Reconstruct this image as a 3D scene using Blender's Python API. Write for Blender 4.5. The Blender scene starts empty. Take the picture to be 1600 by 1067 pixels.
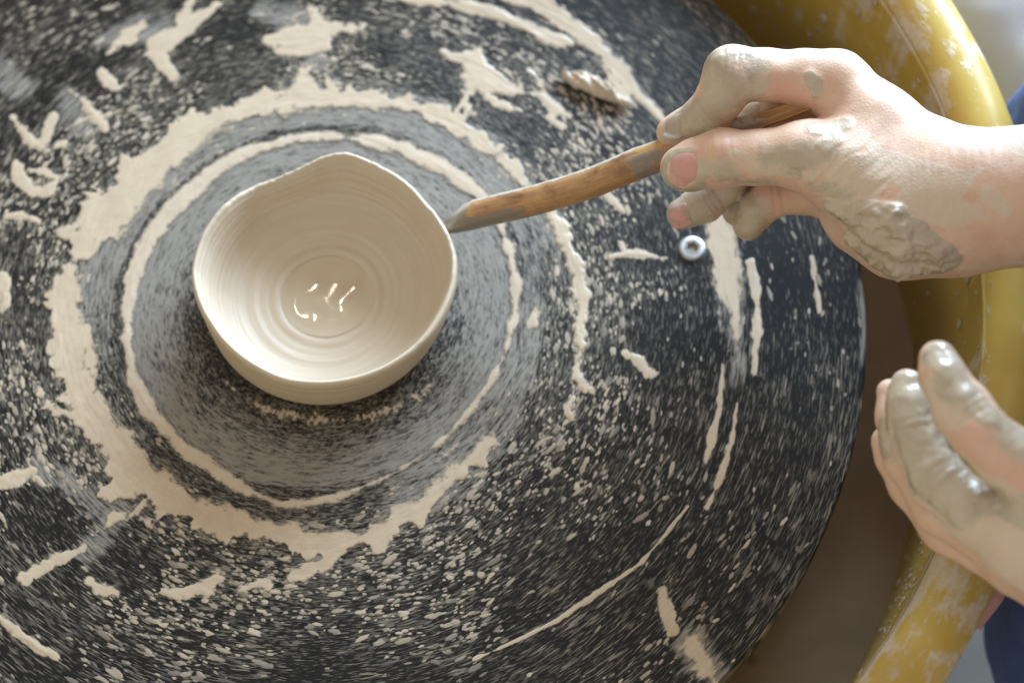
import bpy, math, random
import numpy as np

# ------------------------------------------------------------------ camera, world, lights, exposure
SC = bpy.context.scene
COL = SC.collection
S = 0.001                                   # everything below is laid out in millimetres
FOC = 3000.0                                # focal length in photograph pixels (1600 wide)
TILT, ROLL = 0.42568967, -0.03890477
CAM = np.array([62.1348745, -272.921, 567.4759])
_ct, _st, _cr, _sr = math.cos(TILT), math.sin(TILT), math.cos(ROLL), math.sin(ROLL)
_right = np.array([1.0, 0, 0]); _up = np.array([0, _ct, _st]); FWD = np.array([0, _st, -_ct])
RIGHT = _cr * _right + _sr * _up
UP = -_sr * _right + _cr * _up

cam_data = bpy.data.cameras.new('camera')
cam_data.sensor_width = 36.0
cam_data.lens = FOC * 36.0 / 1600.0
cam_data.clip_start = 0.01
cam_data.clip_end = 50.0
cam_data.dof.use_dof = True
cam_data.dof.focus_distance = 0.575
cam_data.dof.aperture_fstop = 7.0
camera = bpy.data.objects.new('camera', cam_data)
COL.objects.link(camera)
from mathutils import Matrix, Vector
camera.matrix_world = Matrix(((RIGHT[0], UP[0], -FWD[0], CAM[0] * S),
                              (RIGHT[1], UP[1], -FWD[1], CAM[1] * S),
                              (RIGHT[2], UP[2], -FWD[2], CAM[2] * S),
                              (0, 0, 0, 1)))
SC.camera = camera

world = bpy.data.worlds.new('World')
SC.world = world
world.use_nodes = True
bg = world.node_tree.nodes['Background']
bg.inputs[0].default_value = (1.0, 0.94, 0.855, 1)
bg.inputs[1].default_value = 0.58


def area_light(name, az, el, dist, sx, sy, power, color, target=(40, 20, 20)):
    ld = bpy.data.lights.new(name, 'AREA')
    ld.shape = 'RECTANGLE'; ld.size = sx; ld.size_y = sy
    ld.energy = power; ld.color = color
    o = bpy.data.objects.new(name, ld)
    t = Vector(target) * S
    d = Vector((math.cos(math.radians(az)) * math.cos(math.radians(el)),
                math.sin(math.radians(az)) * math.cos(math.radians(el)), math.sin(math.radians(el))))
    o.location = t + d * dist
    o.rotation_euler = (-d).to_track_quat('-Z', 'Y').to_euler()
    COL.objects.link(o)
    return o


area_light('window_light', 60, 22, 0.88, 0.62, 0.38, 26, (0.58, 0.77, 1.0))
area_light('ceiling_lamp', 102, 63.2, 1.9, 0.016, 0.042, 0.42, (1.0, 0.90, 0.72), target=(9, 8, 5))

SC.view_settings.view_transform = 'Standard'
SC.view_settings.look = 'None'
SC.view_settings.gamma = 1.0
SC.view_settings.use_curve_mapping = False
SC.view_settings.exposure = 0.06

# ------------------------------------------------------------------ numpy helpers


def at(px, py, z=0.0):
    """point of the place (mm) that lies at height z behind a spot of the photograph"""
    d = (px - 800) / FOC * RIGHT - (py - 533.5) / FOC * UP + FWD
    return CAM + d * (z - CAM[2]) / d[2]


def _hash(i, j, k, seed):
    n = (i.astype(np.int64) * 374761393 + j.astype(np.int64) * 668265263 + k.astype(np.int64) * 2147483647 + seed * 1274126177) & 0xffffffff
    n = ((n ^ (n >> 13)) * 1274126177) & 0xffffffff
    n = ((n ^ (n >> 15)) * 2246822519) & 0xffffffff
    return ((n ^ (n >> 16)) & 0xffffff).astype(np.float64) / 0xffffff


def vnoise(P, seed=0):
    P = np.asarray(P, float)
    I = np.floor(P); F = P - I
    F = F * F * (3 - 2 * F); I = I.astype(np.int64)
    r = 0
    for a in (0, 1):
        for b in (0, 1):
            for c in (0, 1):
                w = (F[:, 0] if a else 1 - F[:, 0]) * (F[:, 1] if b else 1 - F[:, 1]) * (F[:, 2] if c else 1 - F[:, 2])
                r = r + w * _hash(I[:, 0] + a, I[:, 1] + b, I[:, 2] + c, seed)
    return r * 2 - 1


def fbm(P, size, octaves=3, seed=0):
    r = 0; a = 1.0; t = 0
    Q = np.asarray(P, float) / size
    for o in range(octaves):
        r = r + a * vnoise(Q, seed + o * 17); t += a
        Q = Q * 2.03 + 5.1; a *= 0.55
    return r / t


def smooth(a, b, x):
    t = np.clip((x - a) / (b - a), 0, 1)
    return t * t * (3 - 2 * t)


def polar_xyz(X, Y, k, s):
    """noise coordinates stretched along the turning direction of the wheel"""
    r = np.hypot(X, Y) + 1e-6
    return np.stack([X / r * k, Y / r * k, r * s], -1)


def mesh_obj(name, verts, faces, mat, parent=None, attrs=None, smooth_shade=True):
    me = bpy.data.meshes.new(name)
    verts = np.asarray(verts, float) * S
    if isinstance(faces, np.ndarray):
        nv, nf, k = len(verts), len(faces), faces.shape[1]
        me.vertices.add(nv); me.vertices.foreach_set('co', verts.astype(np.float32).ravel())
        me.loops.add(nf * k); me.loops.foreach_set('vertex_index', faces.astype(np.int32).ravel())
        me.polygons.add(nf); me.polygons.foreach_set('loop_start', np.arange(0, nf * k, k, dtype=np.int32))
        me.update(calc_edges=True); me.validate()
    else:
        me.from_pydata([tuple(v) for v in verts], [], faces)
    me.polygons.foreach_set('use_smooth', np.full(len(me.polygons), smooth_shade))
    if attrs:
        for k2, v in attrs.items():
            a = me.attributes.new(k2, 'FLOAT', 'POINT')
            a.data.foreach_set('value', np.asarray(v, np.float32))
    me.materials.append(mat)
    me.update()
    o = bpy.data.objects.new(name, me)
    COL.objects.link(o)
    if parent is not None:
        o.parent = parent
    return o


def tag(o, label=None, cat=None, group=None, kind=None):
    if label: o['label'] = label
    if cat: o['category'] = cat
    if group: o['group'] = group
    if kind: o['kind'] = kind
    return o


def empty(name, label, cat, group=None, loc=(0, 0, 0)):
    o = bpy.data.objects.new(name, None)
    o.empty_display_size = 0.02
    COL.objects.link(o)
    return tag(o, label, cat, group)


def grid_faces(nu, nv, wrap_u=False, wrap_v=False):
    iu = np.arange(nu if wrap_u else nu - 1); iv = np.arange(nv if wrap_v else nv - 1)
    A, B = np.meshgrid(iu, iv, indexing='ij')
    A2 = (A + 1) % nu; B2 = (B + 1) % nv
    return np.stack([A * nv + B, A2 * nv + B, A2 * nv + B2, A * nv + B2], -1).reshape(-1, 4)


def lathe(profile, n=256, a0=0.0, a1=2 * math.pi):
    """profile [(r,z)...] -> verts, faces"""
    full = abs(a1 - a0 - 2 * math.pi) < 1e-6
    th = np.linspace(a0, a1, n, endpoint=not full)
    pr = np.asarray(profile, float)
    V = np.stack([np.cos(th)[:, None] * pr[None, :, 0], np.sin(th)[:, None] * pr[None, :, 0],
                  np.broadcast_to(pr[None, :, 1], (n, len(pr)))], -1).reshape(-1, 3)
    return V, grid_faces(n, len(pr), wrap_u=full)


def catmull(P, n):
    P = np.asarray(P, float)
    Q = np.vstack([2 * P[0] - P[1], P, 2 * P[-1] - P[-2]])
    t = np.linspace(0, len(P) - 1 - 1e-9, n)
    i = t.astype(int); f = (t - i)[:, None]
    a, b, c, d = Q[i], Q[i + 1], Q[i + 2], Q[i + 3]
    return 0.5 * ((2 * b) + (c - a) * f + (2 * a - 5 * b + 4 * c - d) * f ** 2 + (3 * b - a - 3 * c + d) * f ** 3)


# ------------------------------------------------------------------ node helpers
class NT:
    def __init__(self, name):
        self.m = bpy.data.materials.new(name)
        self.m.use_nodes = True
        self.t = self.m.node_tree
        self.b = self.t.nodes['Principled BSDF']

    def n(self, typ, **kw):
        x = self.t.nodes.new(typ)
        for k, v in kw.items(): setattr(x, k, v)
        return x

    def link(self, a, b): self.t.links.new(a, b)

    def put(self, sock, v):
        if hasattr(v, 'is_output') or isinstance(v, bpy.types.NodeSocket): self.link(v, sock)
        else:
            if isinstance(v, (tuple, list)) and len(v) == 3 and sock.type == 'RGBA': v = (*v, 1)
            sock.default_value = v

    def math(self, op, a, b=0.0, c=None):
        x = self.n('ShaderNodeMath', operation=op)
        self.put(x.inputs[0], a); self.put(x.inputs[1], b)
        if c is not None: self.put(x.inputs[2], c)
        return x.outputs[0]

    def vmath(self, op, a, b=(0, 0, 0), scale=None):
        x = self.n('ShaderNodeVectorMath', operation=op)
        self.put(x.inputs[0], a); self.put(x.inputs[1], b)
        if scale is not None: self.put(x.inputs['Scale'], scale)
        return x.outputs['Value'] if op in ('LENGTH', 'DOT_PRODUCT') else x.outputs[0]

    def coords(self): return self.vmath('SCALE', self.n('ShaderNodeTexCoord').outputs['Object'], scale=1000.0)

    def attr(self, name): return self.n('ShaderNodeAttribute', attribute_name=name).outputs['Fac']

    def noise(self, vec, scale=1.0, detail=3.0, rough=0.55, dist=0.0):
        x = self.n('ShaderNodeTexNoise')
        self.put(x.inputs['Vector'], vec); x.inputs['Scale'].default_value = scale
        x.inputs['Detail'].default_value = detail; x.inputs['Roughness'].default_value = rough
        x.inputs['Distortion'].default_value = dist
        return x.outputs['Fac']

    def ramp(self, f, lo, hi):
        x = self.n('ShaderNodeMapRange', interpolation_type='SMOOTHSTEP')
        self.put(x.inputs[0], f)
        x.inputs[1].default_value = lo; x.inputs[2].default_value = hi
        return x.outputs[0]

    def mix(self, f, a, b):
        x = self.n('ShaderNodeMix', data_type='RGBA')
        self.put(x.inputs[0], f); self.put(x.inputs[6], a); self.put(x.inputs[7], b)
        return x.outputs[2]

    def fmix(self, f, a, b):
        x = self.n('ShaderNodeMix', data_type='FLOAT')
        self.put(x.inputs[0], f); self.put(x.inputs[2], a); self.put(x.inputs[3], b)
        return x.outputs[0]

    def bump(self, h, dist=0.0002, strength=1.0, normal=None):
        x = self.n('ShaderNodeBump')
        x.inputs['Strength'].default_value = strength; x.inputs['Distance'].default_value = dist
        self.put(x.inputs['Height'], h)
        if normal is not None: self.link(normal, x.inputs['Normal'])
        return x.outputs[0]

    def set(self, **kw):
        for k, v in kw.items(): self.put(self.b.inputs[k.replace('_', ' ')], v)
        return self.m

    def polar(self, k, s):
        """stretched along the turning direction"""
        c = self.coords()
        sep = self.n('ShaderNodeSeparateXYZ'); self.link(c, sep.inputs[0])
        flat = self.n('ShaderNodeCombineXYZ'); self.link(sep.outputs[0], flat.inputs[0]); self.link(sep.outputs[1], flat.inputs[1])
        r = self.vmath('LENGTH', flat.outputs[0])
        nn = self.vmath('NORMALIZE', flat.outputs[0])
        nk = self.vmath('SCALE', nn, scale=k)
        zr = self.n('ShaderNodeCombineXYZ'); self.link(self.math('MULTIPLY', r, s), zr.inputs[2])
        return self.vmath('ADD', nk, zr.outputs[0]), r, sep.outputs[2]


# ------------------------------------------------------------------ materials
def mat_wheel():
    m = NT('wheel_plastic')
    v1, r, z = m.polar(24, 1.9)
    v2, _, _ = m.polar(40, 3.4)
    v3, _, _ = m.polar(15, 0.5)
    film = m.attr('film'); dens = m.attr('dens')
    n1 = m.noise(v1, 1.0, 1, 0.5)
    n2 = m.noise(v2, 1.0, 1, 0.5)
    n3 = m.noise(v3, 1.0, 3, 0.6)
    big = m.noise(m.coords(), 0.03, 2, 0.5)
    thr = m.math('MULTIPLY_ADD', dens, -0.16, 0.675)
    s1 = m.ramp(m.math('SUBTRACT', n1, thr), 0.0, 0.07)
    s2 = m.ramp(m.math('SUBTRACT', n2, m.math('ADD', thr, -0.02)), 0.0, 0.09)
    st = m.math('MAXIMUM', m.math('MULTIPLY', s1, 0.62), m.math('MULTIPLY', s2, 0.40))
    st = m.math('MULTIPLY', st, m.fmix(m.ramp(n3, 0.3, 0.65), 0.35, 1.0))
    vcol, _, _ = m.polar(25, 1.2)
    tone = m.noise(vcol, 1.0, 2)
    streak_c = m.mix(m.ramp(tone, 0.35, 0.65), (0.25, 0.225, 0.185), (0.45, 0.37, 0.26))
    c = m.mix(st, m.mix(big, (0.006, 0.006, 0.006), (0.012, 0.011, 0.010)), streak_c)
    # thin film of slip, wiped along the turning direction
    v4, _, _ = m.polar(9, 1.1)
    n4 = m.noise(v4, 1.0, 4, 0.65)
    wipe = m.math('ADD', m.math('MULTIPLY', n4, 0.55), m.math('MULTIPLY', m.math('ADD', n1, n2), 0.225))
    ff = m.ramp(m.math('ADD', film, m.math('MULTIPLY', m.math('SUBTRACT', wipe, 0.5), 4.2)), 0.15, 1.05)
    ff = m.math('MULTIPLY', ff, m.math('MINIMUM', m.math('MULTIPLY', film, 4.0), 0.92))
    c = m.mix(ff, c, m.mix(n4, (0.17, 0.155, 0.135), (0.40, 0.36, 0.30)))
    rough = m.fmix(ff, m.fmix(st, 0.40, 0.55), 0.36)
    h = m.math('ADD', m.math('MULTIPLY', st, 0.5), m.math('MULTIPLY', n2, 0.5))
    return m.set(Base_Color=c, Roughness=rough, Normal=m.bump(h, 0.00014, 0.7), Specular_IOR_Level=0.26)


def mat_slip(name='wet_slip', col=(0.61, 0.485, 0.34), col2=(0.545, 0.42, 0.285), rough=0.38):
    m = NT(name)
    v, r, z = m.polar(24, 1.3)
    v2, _, _ = m.polar(60, 2.0)
    n1 = m.noise(v, 1.0, 3, 0.55)
    n4 = m.noise(v2, 1.0, 2, 0.5)
    n2 = m.noise(m.coords(), 0.12, 4, 0.6)
    n3 = m.noise(m.coords(), 0.9, 3, 0.6)
    cover = m.attr('cover')
    c = m.mix(m.ramp(n2, 0.3, 0.7), col, col2)
    c = m.mix(m.math('MULTIPLY', m.ramp(n1, 0.45, 0.7), 0.3), c, (0.45, 0.37, 0.27))
    c = m.mix(m.ramp(cover, 0.75, 0.25), c, (0.36, 0.31, 0.24))
    # where the coat runs out it breaks up and lets the wheel show through
    al = m.ramp(m.math('ADD', cover, m.math('MULTIPLY', m.math('SUBTRACT', m.math('ADD', m.math('MULTIPLY', n1, 0.5), m.math('MULTIPLY', n4, 0.5)), 0.5), 1.7)), 0.10, 0.80)
    rg = m.fmix(m.ramp(n2, 0.35, 0.65), rough - 0.14, rough + 0.12)
    h = m.math('ADD', m.math('MULTIPLY', n1, 0.7), m.math('MULTIPLY', n3, 0.12))
    return m.set(Base_Color=c, Roughness=rg, Normal=m.bump(h, 0.0002, 0.6), Alpha=al)


def mat_speck():
    m = NT('slip_spatter')
    t = m.attr('tone'); cover = m.attr('cover')
    v, r, z = m.polar(30, 1.8)
    n = m.noise(v, 1, 2)
    c = m.mix(t, (0.20, 0.17, 0.13), (0.52, 0.42, 0.30))
    al = m.ramp(m.math('ADD', cover, m.math('MULTIPLY', m.math('SUBTRACT', n, 0.5), 1.6)), 0.10, 0.75)
    return m.set(Base_Color=c, Roughness=0.55, Specular_IOR_Level=0.3, Alpha=al)


def mat_bowl():
    m = NT('thrown_clay')
    c3 = m.coords()
    sep = m.n('ShaderNodeSeparateXYZ'); m.link(c3, sep.inputs[0])
    v, r, z = m.polar(0.7, 0.9)
    zz = m.n('ShaderNodeCombineXYZ'); m.link(m.math('MULTIPLY', sep.outputs[2], 1.6), zz.inputs[2])
    vv = m.vmath('ADD', v, zz.outputs[0])
    n1 = m.noise(vv, 1.0, 4, 0.65)
    n2 = m.noise(c3, 0.10, 3)
    n3 = m.noise(c3, 2.5, 3)
    c = m.mix(m.ramp(n1, 0.3, 0.7), (0.585, 0.475, 0.34), (0.64, 0.53, 0.39))
    c = m.mix(m.math('MULTIPLY', m.ramp(n2, 0.4, 0.7), 0.4), c, (0.57, 0.46, 0.335))
    h = m.math('ADD', n1, m.math('MULTIPLY', n3, 0.06))
    return m.set(Base_Color=c, Roughness=m.fmix(n2, 0.38, 0.52), Normal=m.bump(h, 0.00028, 0.5))


def mat_puddle():
    m = NT('slip_water')
    n = m.noise(m.coords(), 0.10, 0, 0.4, 0.6)
    c = m.mix(m.ramp(n, 0.35, 0.65), (0.56, 0.45, 0.315), (0.595, 0.485, 0.345))
    return m.set(Base_Color=c, Roughness=0.05, Normal=m.bump(n, 0.0007, 0.5), IOR=1.33)


def mat_pan():
    m = NT('yellow_plastic')
    v, r, z = m.polar(14, 0.10)
    c3 = m.coords()
    sep = m.n('ShaderNodeSeparateXYZ'); m.link(c3, sep.inputs[0])
    n0 = m.noise(c3, 0.016, 3, 0.6)
    n1 = m.noise(c3, 0.07, 6, 0.66, 0.5)
    v2, _, _ = m.polar(22, 0.30)
    n2 = m.noise(v2, 1.0, 5, 0.62)
    n3 = m.noise(c3, 0.6, 3, 0.6)
    base = m.mix(n1, (0.49, 0.325, 0.06), (0.57, 0.395, 0.09))
    # dried slip smears, mostly on the upper lip and the inside just under it
    k = m.attr('smear')
    f = m.ramp(m.math('ADD', m.math('MULTIPLY', m.math('ADD', n2, n1), 0.5), m.math('MULTIPLY', k, 0.32)), 0.60, 0.70)
    f = m.math('MULTIPLY', f, m.fmix(m.ramp(n3, 0.35, 0.6), 0.55, 0.9))
    c = m.mix(f, base, (0.60, 0.50, 0.38))
    h = m.math('ADD', m.math('MULTIPLY', f, 0.7), m.math('MULTIPLY', n3, 0.15))
    return m.set(Base_Color=c, Roughness=m.fmix(f, 0.33, 0.62), Normal=m.bump(h, 0.0004, 0.6))


def mat_simple(name, c1, c2, scale, rough, bump=0.0, metallic=0.0, **kw):
    m = NT(name)
    n = m.noise(m.coords(), scale, 4, 0.6)
    col = m.mix(m.ramp(n, 0.3, 0.7), c1, c2)
    d = dict(Base_Color=col, Roughness=rough, Metallic=metallic)
    if bump: d['Normal'] = m.bump(n, bump, 0.6)
    d.update(kw)
    return m.set(**d)


def mat_muddy():
    m = NT('muddy_water')
    n = m.noise(m.coords(), 0.02, 4, 0.6, 0.5)
    v = m.n('ShaderNodeTexVoronoi'); m.link(m.coords(), v.inputs['Vector']); v.inputs['Scale'].default_value = 0.045
    spot = m.math('MULTIPLY', m.math('SUBTRACT', 1.0, m.ramp(v.outputs['Distance'], 0.05, 0.17)), 0.6)
    c = m.mix(m.ramp(n, 0.3, 0.7), (0.29, 0.21, 0.14), (0.37, 0.275, 0.19))
    c = m.mix(spot, c, (0.07, 0.045, 0.028))
    return m.set(Base_Color=c, Roughness=0.18, IOR=1.33, Specular_IOR_Level=0.4, Normal=m.bump(n, 0.001, 0.2))


def mat_bamboo():
    m = NT('worn_bamboo')
    a = m.attr('along'); b = m.attr('round'); clay = m.attr('clay')
    cv = m.n('ShaderNodeCombineXYZ'); m.link(m.math('MULTIPLY', a, 0.05), cv.inputs[0]); m.link(m.math('MULTIPLY', b, 7.0), cv.inputs[1])
    g = m.noise(cv.outputs[0], 1.6, 5, 0.65)
    n = m.noise(m.coords(), 0.09, 4, 0.6, 0.6)
    n2 = m.noise(m.coords(), 0.35, 4, 0.6)
    c = m.mix(m.ramp(g, 0.35, 0.65), (0.53, 0.295, 0.12), (0.37, 0.19, 0.08))
    c = m.mix(m.math('MULTIPLY', m.ramp(n, 0.50, 0.66), 0.75), c, (0.17, 0.075, 0.03))
    c = m.mix(m.math('MULTIPLY', m.ramp(n, 0.46, 0.34), 0.6), c, (0.62, 0.36, 0.12))
    f = m.ramp(m.math('ADD', m.math('MULTIPLY', m.math('SUBTRACT', n2, 0.5), 0.8), clay), 0.42, 0.62)
    cc = m.mix(m.ramp(b, -0.45, 0.1), (0.55, 0.47, 0.37), m.mix(n, (0.20, 0.155, 0.115), (0.32, 0.26, 0.195)))
    c = m.mix(f, c, cc)
    h = m.math('ADD', m.math('MULTIPLY', g, 0.35), m.math('MULTIPLY', f, 0.6))
    return m.set(Base_Color=c, Roughness=m.fmix(f, 0.38, 0.30), Normal=m.bump(h, 0.0003, 0.6))


def mat_skin():
    m = NT('skin_with_clay')
    c3 = m.coords()
    wet = m.attr('wet'); dry = m.attr('dry'); pink = m.attr('pink')
    n1 = m.noise(c3, 0.09, 3, 0.55)
    n2 = m.noise(c3, 0.55, 4, 0.6)
    n3 = m.noise(c3, 2.2, 3, 0.6)
    vo = m.n('ShaderNodeTexVoronoi', feature='DISTANCE_TO_EDGE'); m.link(c3, vo.inputs['Vector']); vo.inputs['Scale'].default_value = 0.85
    cell = m.ramp(vo.outputs['Distance'], 0.0, 0.25)
    skin = m.mix(m.ramp(n1, 0.3, 0.7), (0.735, 0.49, 0.325), (0.775, 0.535, 0.39))
    skin = m.mix(m.math('MULTIPLY', pink, 0.75), skin, (0.72, 0.39, 0.29))
    skin = m.mix(m.math('MULTIPLY', m.ramp(n2, 0.55, 0.75), 0.25), skin, (0.60, 0.33, 0.26))
    n5 = m.noise(c3, 0.28, 4, 0.62)
    skin = m.mix(m.math('MULTIPLY', m.ramp(n5, 0.45, 0.75), 0.45), skin, (0.70, 0.38, 0.29))
    fd = m.ramp(m.math('ADD', dry, m.math('MULTIPLY', m.math('SUBTRACT', m.math('ADD', m.math('MULTIPLY', n2, 0.6), m.math('MULTIPLY', n3, 0.4)), 0.5), 0.9)), 0.30, 0.62)
    fd = m.math('MULTIPLY', fd, m.fmix(cell, 0.6, 0.92))
    fw = m.ramp(m.math('ADD', wet, m.math('MULTIPLY', m.math('SUBTRACT', n2, 0.5), 0.7)), 0.22, 0.85)
    c = m.mix(fd, skin, m.mix(n2, (0.76, 0.64, 0.49), (0.66, 0.54, 0.40)))
    wc = m.mix(m.ramp(n1, 0.35, 0.65), (0.56, 0.47, 0.34), (0.46, 0.38, 0.265))
    c = m.mix(m.math('MULTIPLY', fw, m.fmix(m.ramp(n3, 0.3, 0.65), 0.82, 1.0)), c, wc)
    h = m.math('ADD', m.math('MULTIPLY', cell, m.fmix(fw, 0.16, 0.02)), m.math('ADD', m.math('MULTIPLY', fd, 0.25), m.math('MULTIPLY', m.math('MULTIPLY', fw, n2), 0.9)))
    h = m.math('ADD', h, m.math('MULTIPLY', n2, 0.18))
    rough = m.fmix(fw, m.fmix(fd, 0.46, 0.75), m.fmix(m.ramp(n1, 0.4, 0.6), 0.10, 0.30))
    return m.set(Base_Color=c, Roughness=rough, Normal=m.bump(m.math('ADD', h, m.math('MULTIPLY', n3, 0.12)), 0.00035, 0.5),
                 Coat_Weight=m.math('MULTIPLY', m.ramp(fw, 0.15, 0.7), m.fmix(m.ramp(n5, 0.35, 0.6), 0.35, 1.0)), Coat_Roughness=0.10,
                 Coat_Normal=m.bump(m.math('ADD', n2, m.math('MULTIPLY', n5, 1.5)), 0.0006, 0.6),
                 Subsurface_Weight=m.fmix(fw, 0.12, 0.02), Subsurface_Radius=(1.0, 0.35, 0.2), Subsurface_Scale=0.004)


def mat_nail(wetmix):
    m = NT('fingernail')
    n = m.noise(m.coords(), 0.35, 4, 0.6)
    f = m.ramp(n, 0.62 - wetmix * 0.3, 0.72 - wetmix * 0.3)
    c = m.mix(f, (0.70, 0.36, 0.31), (0.46, 0.38, 0.28))
    return m.set(Base_Color=c, Roughness=0.25, Subsurface_Weight=0.15, Subsurface_Scale=0.003)


def mat_cloth(name, c1, c2, rib, scale=1.0, rough=0.9):
    m = NT(name)
    c3 = m.coords()
    w = m.n('ShaderNodeTexWave', wave_type='BANDS', bands_direction='DIAGONAL'); m.link(c3, w.inputs['Vector'])
    w.inputs['Scale'].default_value = rib; w.inputs['Distortion'].default_value = 1.2; w.inputs['Detail'].default_value = 2
    n = m.noise(c3, 0.05, 4, 0.6)
    n2 = m.noise(c3, 1.3, 3, 0.6)
    c = m.mix(m.math('MULTIPLY', m.math('ADD', n, n2), 0.5), c1, c2)
    c = m.mix(m.math('MULTIPLY', w.outputs['Fac'], 0.25), c, c2)
    h = m.math('ADD', m.math('MULTIPLY', w.outputs['Fac'], 0.6), m.math('MULTIPLY', n2, 0.5))
    return m.set(Base_Color=c, Roughness=rough, Normal=m.bump(h, 0.0007, 0.6), Sheen_Weight=0.2)


M_WHEEL = mat_wheel(); M_SLIP = mat_slip(); M_SPECK = mat_speck(); M_BOWL = mat_bowl()
M_RIDGE = mat_slip('ridge_slip', (0.63, 0.505, 0.37), (0.57, 0.45, 0.325), 0.30)
M_PUD = mat_puddle(); M_PAN = mat_pan(); M_MUD = mat_muddy(); M_BAM = mat_bamboo(); M_SKIN = mat_skin()
M_STEEL = mat_simple('brushed_steel', (0.62, 0.63, 0.64), (0.50, 0.51, 0.52), 0.8, 0.40, 0.0001, 0.85)
M_DARK = mat_simple('dark_metal', (0.03, 0.03, 0.03), (0.05, 0.05, 0.05), 0.3, 0.5)
M_HOLE = mat_simple('clay_packed_socket', (0.26, 0.24, 0.19), (0.34, 0.31, 0.24), 0.8, 0.6, 0.0002)
M_TROUS = mat_cloth('grey_jersey', (0.66, 0.65, 0.66), (0.58, 0.57, 0.58), 0.9)
M_SHIRT = mat_cloth('blue_knit', (0.04, 0.12, 0.48), (0.024, 0.07, 0.30), 0.35)
M_PINK = mat_cloth('pink_cotton', (0.70, 0.36, 0.32), (0.60, 0.30, 0.27), 0.9)
M_FLOOR = mat_simple('floor_paint', (0.10, 0.09, 0.08), (0.14, 0.13, 0.11), 0.01, 0.8)

# ------------------------------------------------------------------ strokes on the wheel (traced spots: x, y, half width in photo pixels)
MMPX = 0.213


def strokes_mm(strokes, z=0.0):
    out = []
    for st in strokes:
        out.append([(*at(x, y, z)[:2], w * MMPX) for x, y, w in st])
    return out


def stroke_dist(X, Y, strokes):
    """>0 inside, mm"""
    D = np.full(X.shape, -1e3)
    for st in strokes:
        if len(st) == 1: st = [st[0], (st[0][0] + 0.01, st[0][1], st[0][2])]
        for (ax, ay, aw), (bx, by, bw) in zip(st[:-1], st[1:]):
            dx, dy = bx - ax, by - ay
            u = np.clip(((X - ax) * dx + (Y - ay) * dy) / (dx * dx + dy * dy + 1e-9), 0, 1)
            d = aw + (bw - aw) * u - np.hypot(X - ax - u * dx, Y - ay - u * dy)
            D = np.maximum(D, d)
    return D


# ------------------------------------------------------------------ the setting
fl = mesh_obj('floor', [(-900, -900, -420), (900, -900, -420), (900, 900, -420), (-900, 900, -420)], [(0, 1, 2, 3)], M_FLOOR)
tag(fl, kind='structure')

# ------------------------------------------------------------------ splash pan
pan = empty('splash_pan', 'round yellow plastic splash pan smeared with dried slip around the wheel', 'splash pan')
prof = [(60, -78), (120, -79), (190, -78), (200, -76), (205.5, -70), (206.3, -60), (206.8, -40), (207.4, -20), (208, 0), (208.6, 20), (208.8, 30)]
Vp, Fp = lathe(prof, 360)
mesh_obj('basin_wall', Vp, Fp, M_PAN, pan, {'smear': np.clip(0.05 + 0.42 * smooth(-30, 28, Vp[:, 2]) - 0.3 * smooth(-20, -130, Vp[:, 1]) , 0, 1)})
th = np.linspace(math.radians(178), math.radians(-8), 26)
prof = [(208.8, 30), (208.9, 33)] + [(219.2 + 10.0 * math.cos(a), 30.5 + 8.5 * math.sin(a)) for a in th[1:]] + [(229, 20), (228.2, 14), (226.8, 13), (226, 16)]
Vp, Fp = lathe(prof, 420)
rr = np.hypot(Vp[:, 0], Vp[:, 1]); angp = np.degrees(np.arctan2(Vp[:, 1], Vp[:, 0]))
Vp[:, 2] += 0.35 * fbm(np.c_[Vp[:, 0], Vp[:, 1], 0 * rr], 25, 2, 9)
sm = 0.0 + 0.36 * np.exp(-((angp - 22) / 14) ** 2) + 0.46 * np.exp(-((angp + 33) / 11) ** 2) + 0.3 * smooth(213, 209, rr)
mesh_obj('rolled_rim', Vp, Fp, M_PAN, pan, {'smear': sm})
Vp, Fp = lathe([(226, 16), (224, 5), (222, -60), (218, -84), (60, -86)], 240)
mesh_obj('outer_wall', Vp, Fp, M_PAN, pan, {'smear': np.full(len(Vp), 0.05)})

Vp, Fp = lathe([(30, -65), (120, -65), (206.0, -65)], 240)
wt = mesh_obj('water', Vp, Fp, M_MUD)
tag(wt, 'murky brown slip water lying in the yellow splash pan', 'water', kind='structure')

# dried drops on the inner wall of the pan
rng = np.random.default_rng(5)
dv, df = [], []


def dome(c, n, t1, t2, a, b, h, seg=9):
    """low drop lying on a surface"""
    base = len(dv)
    for rad, hh in ((1.0, 0.05), (0.72, 0.6), (0.36, 0.94)):
        for k in range(seg):
            q = 2 * math.pi * k / seg
            dv.append(c + t1 * (a * rad * math.cos(q)) + t2 * (b * rad * math.sin(q)) + n * (h * hh))
    dv.append(c + n * h)
    for ring in range(2):
        for k in range(seg):
            k2 = (k + 1) % seg
            df.append((base + ring * seg + k, base + ring * seg + k2, base + (ring + 1) * seg + k2, base + (ring + 1) * seg + k))
    for k in range(seg):
        df.append((base + 2 * seg + k, base + 2 * seg + (k + 1) % seg, base + 3 * seg))


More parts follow.
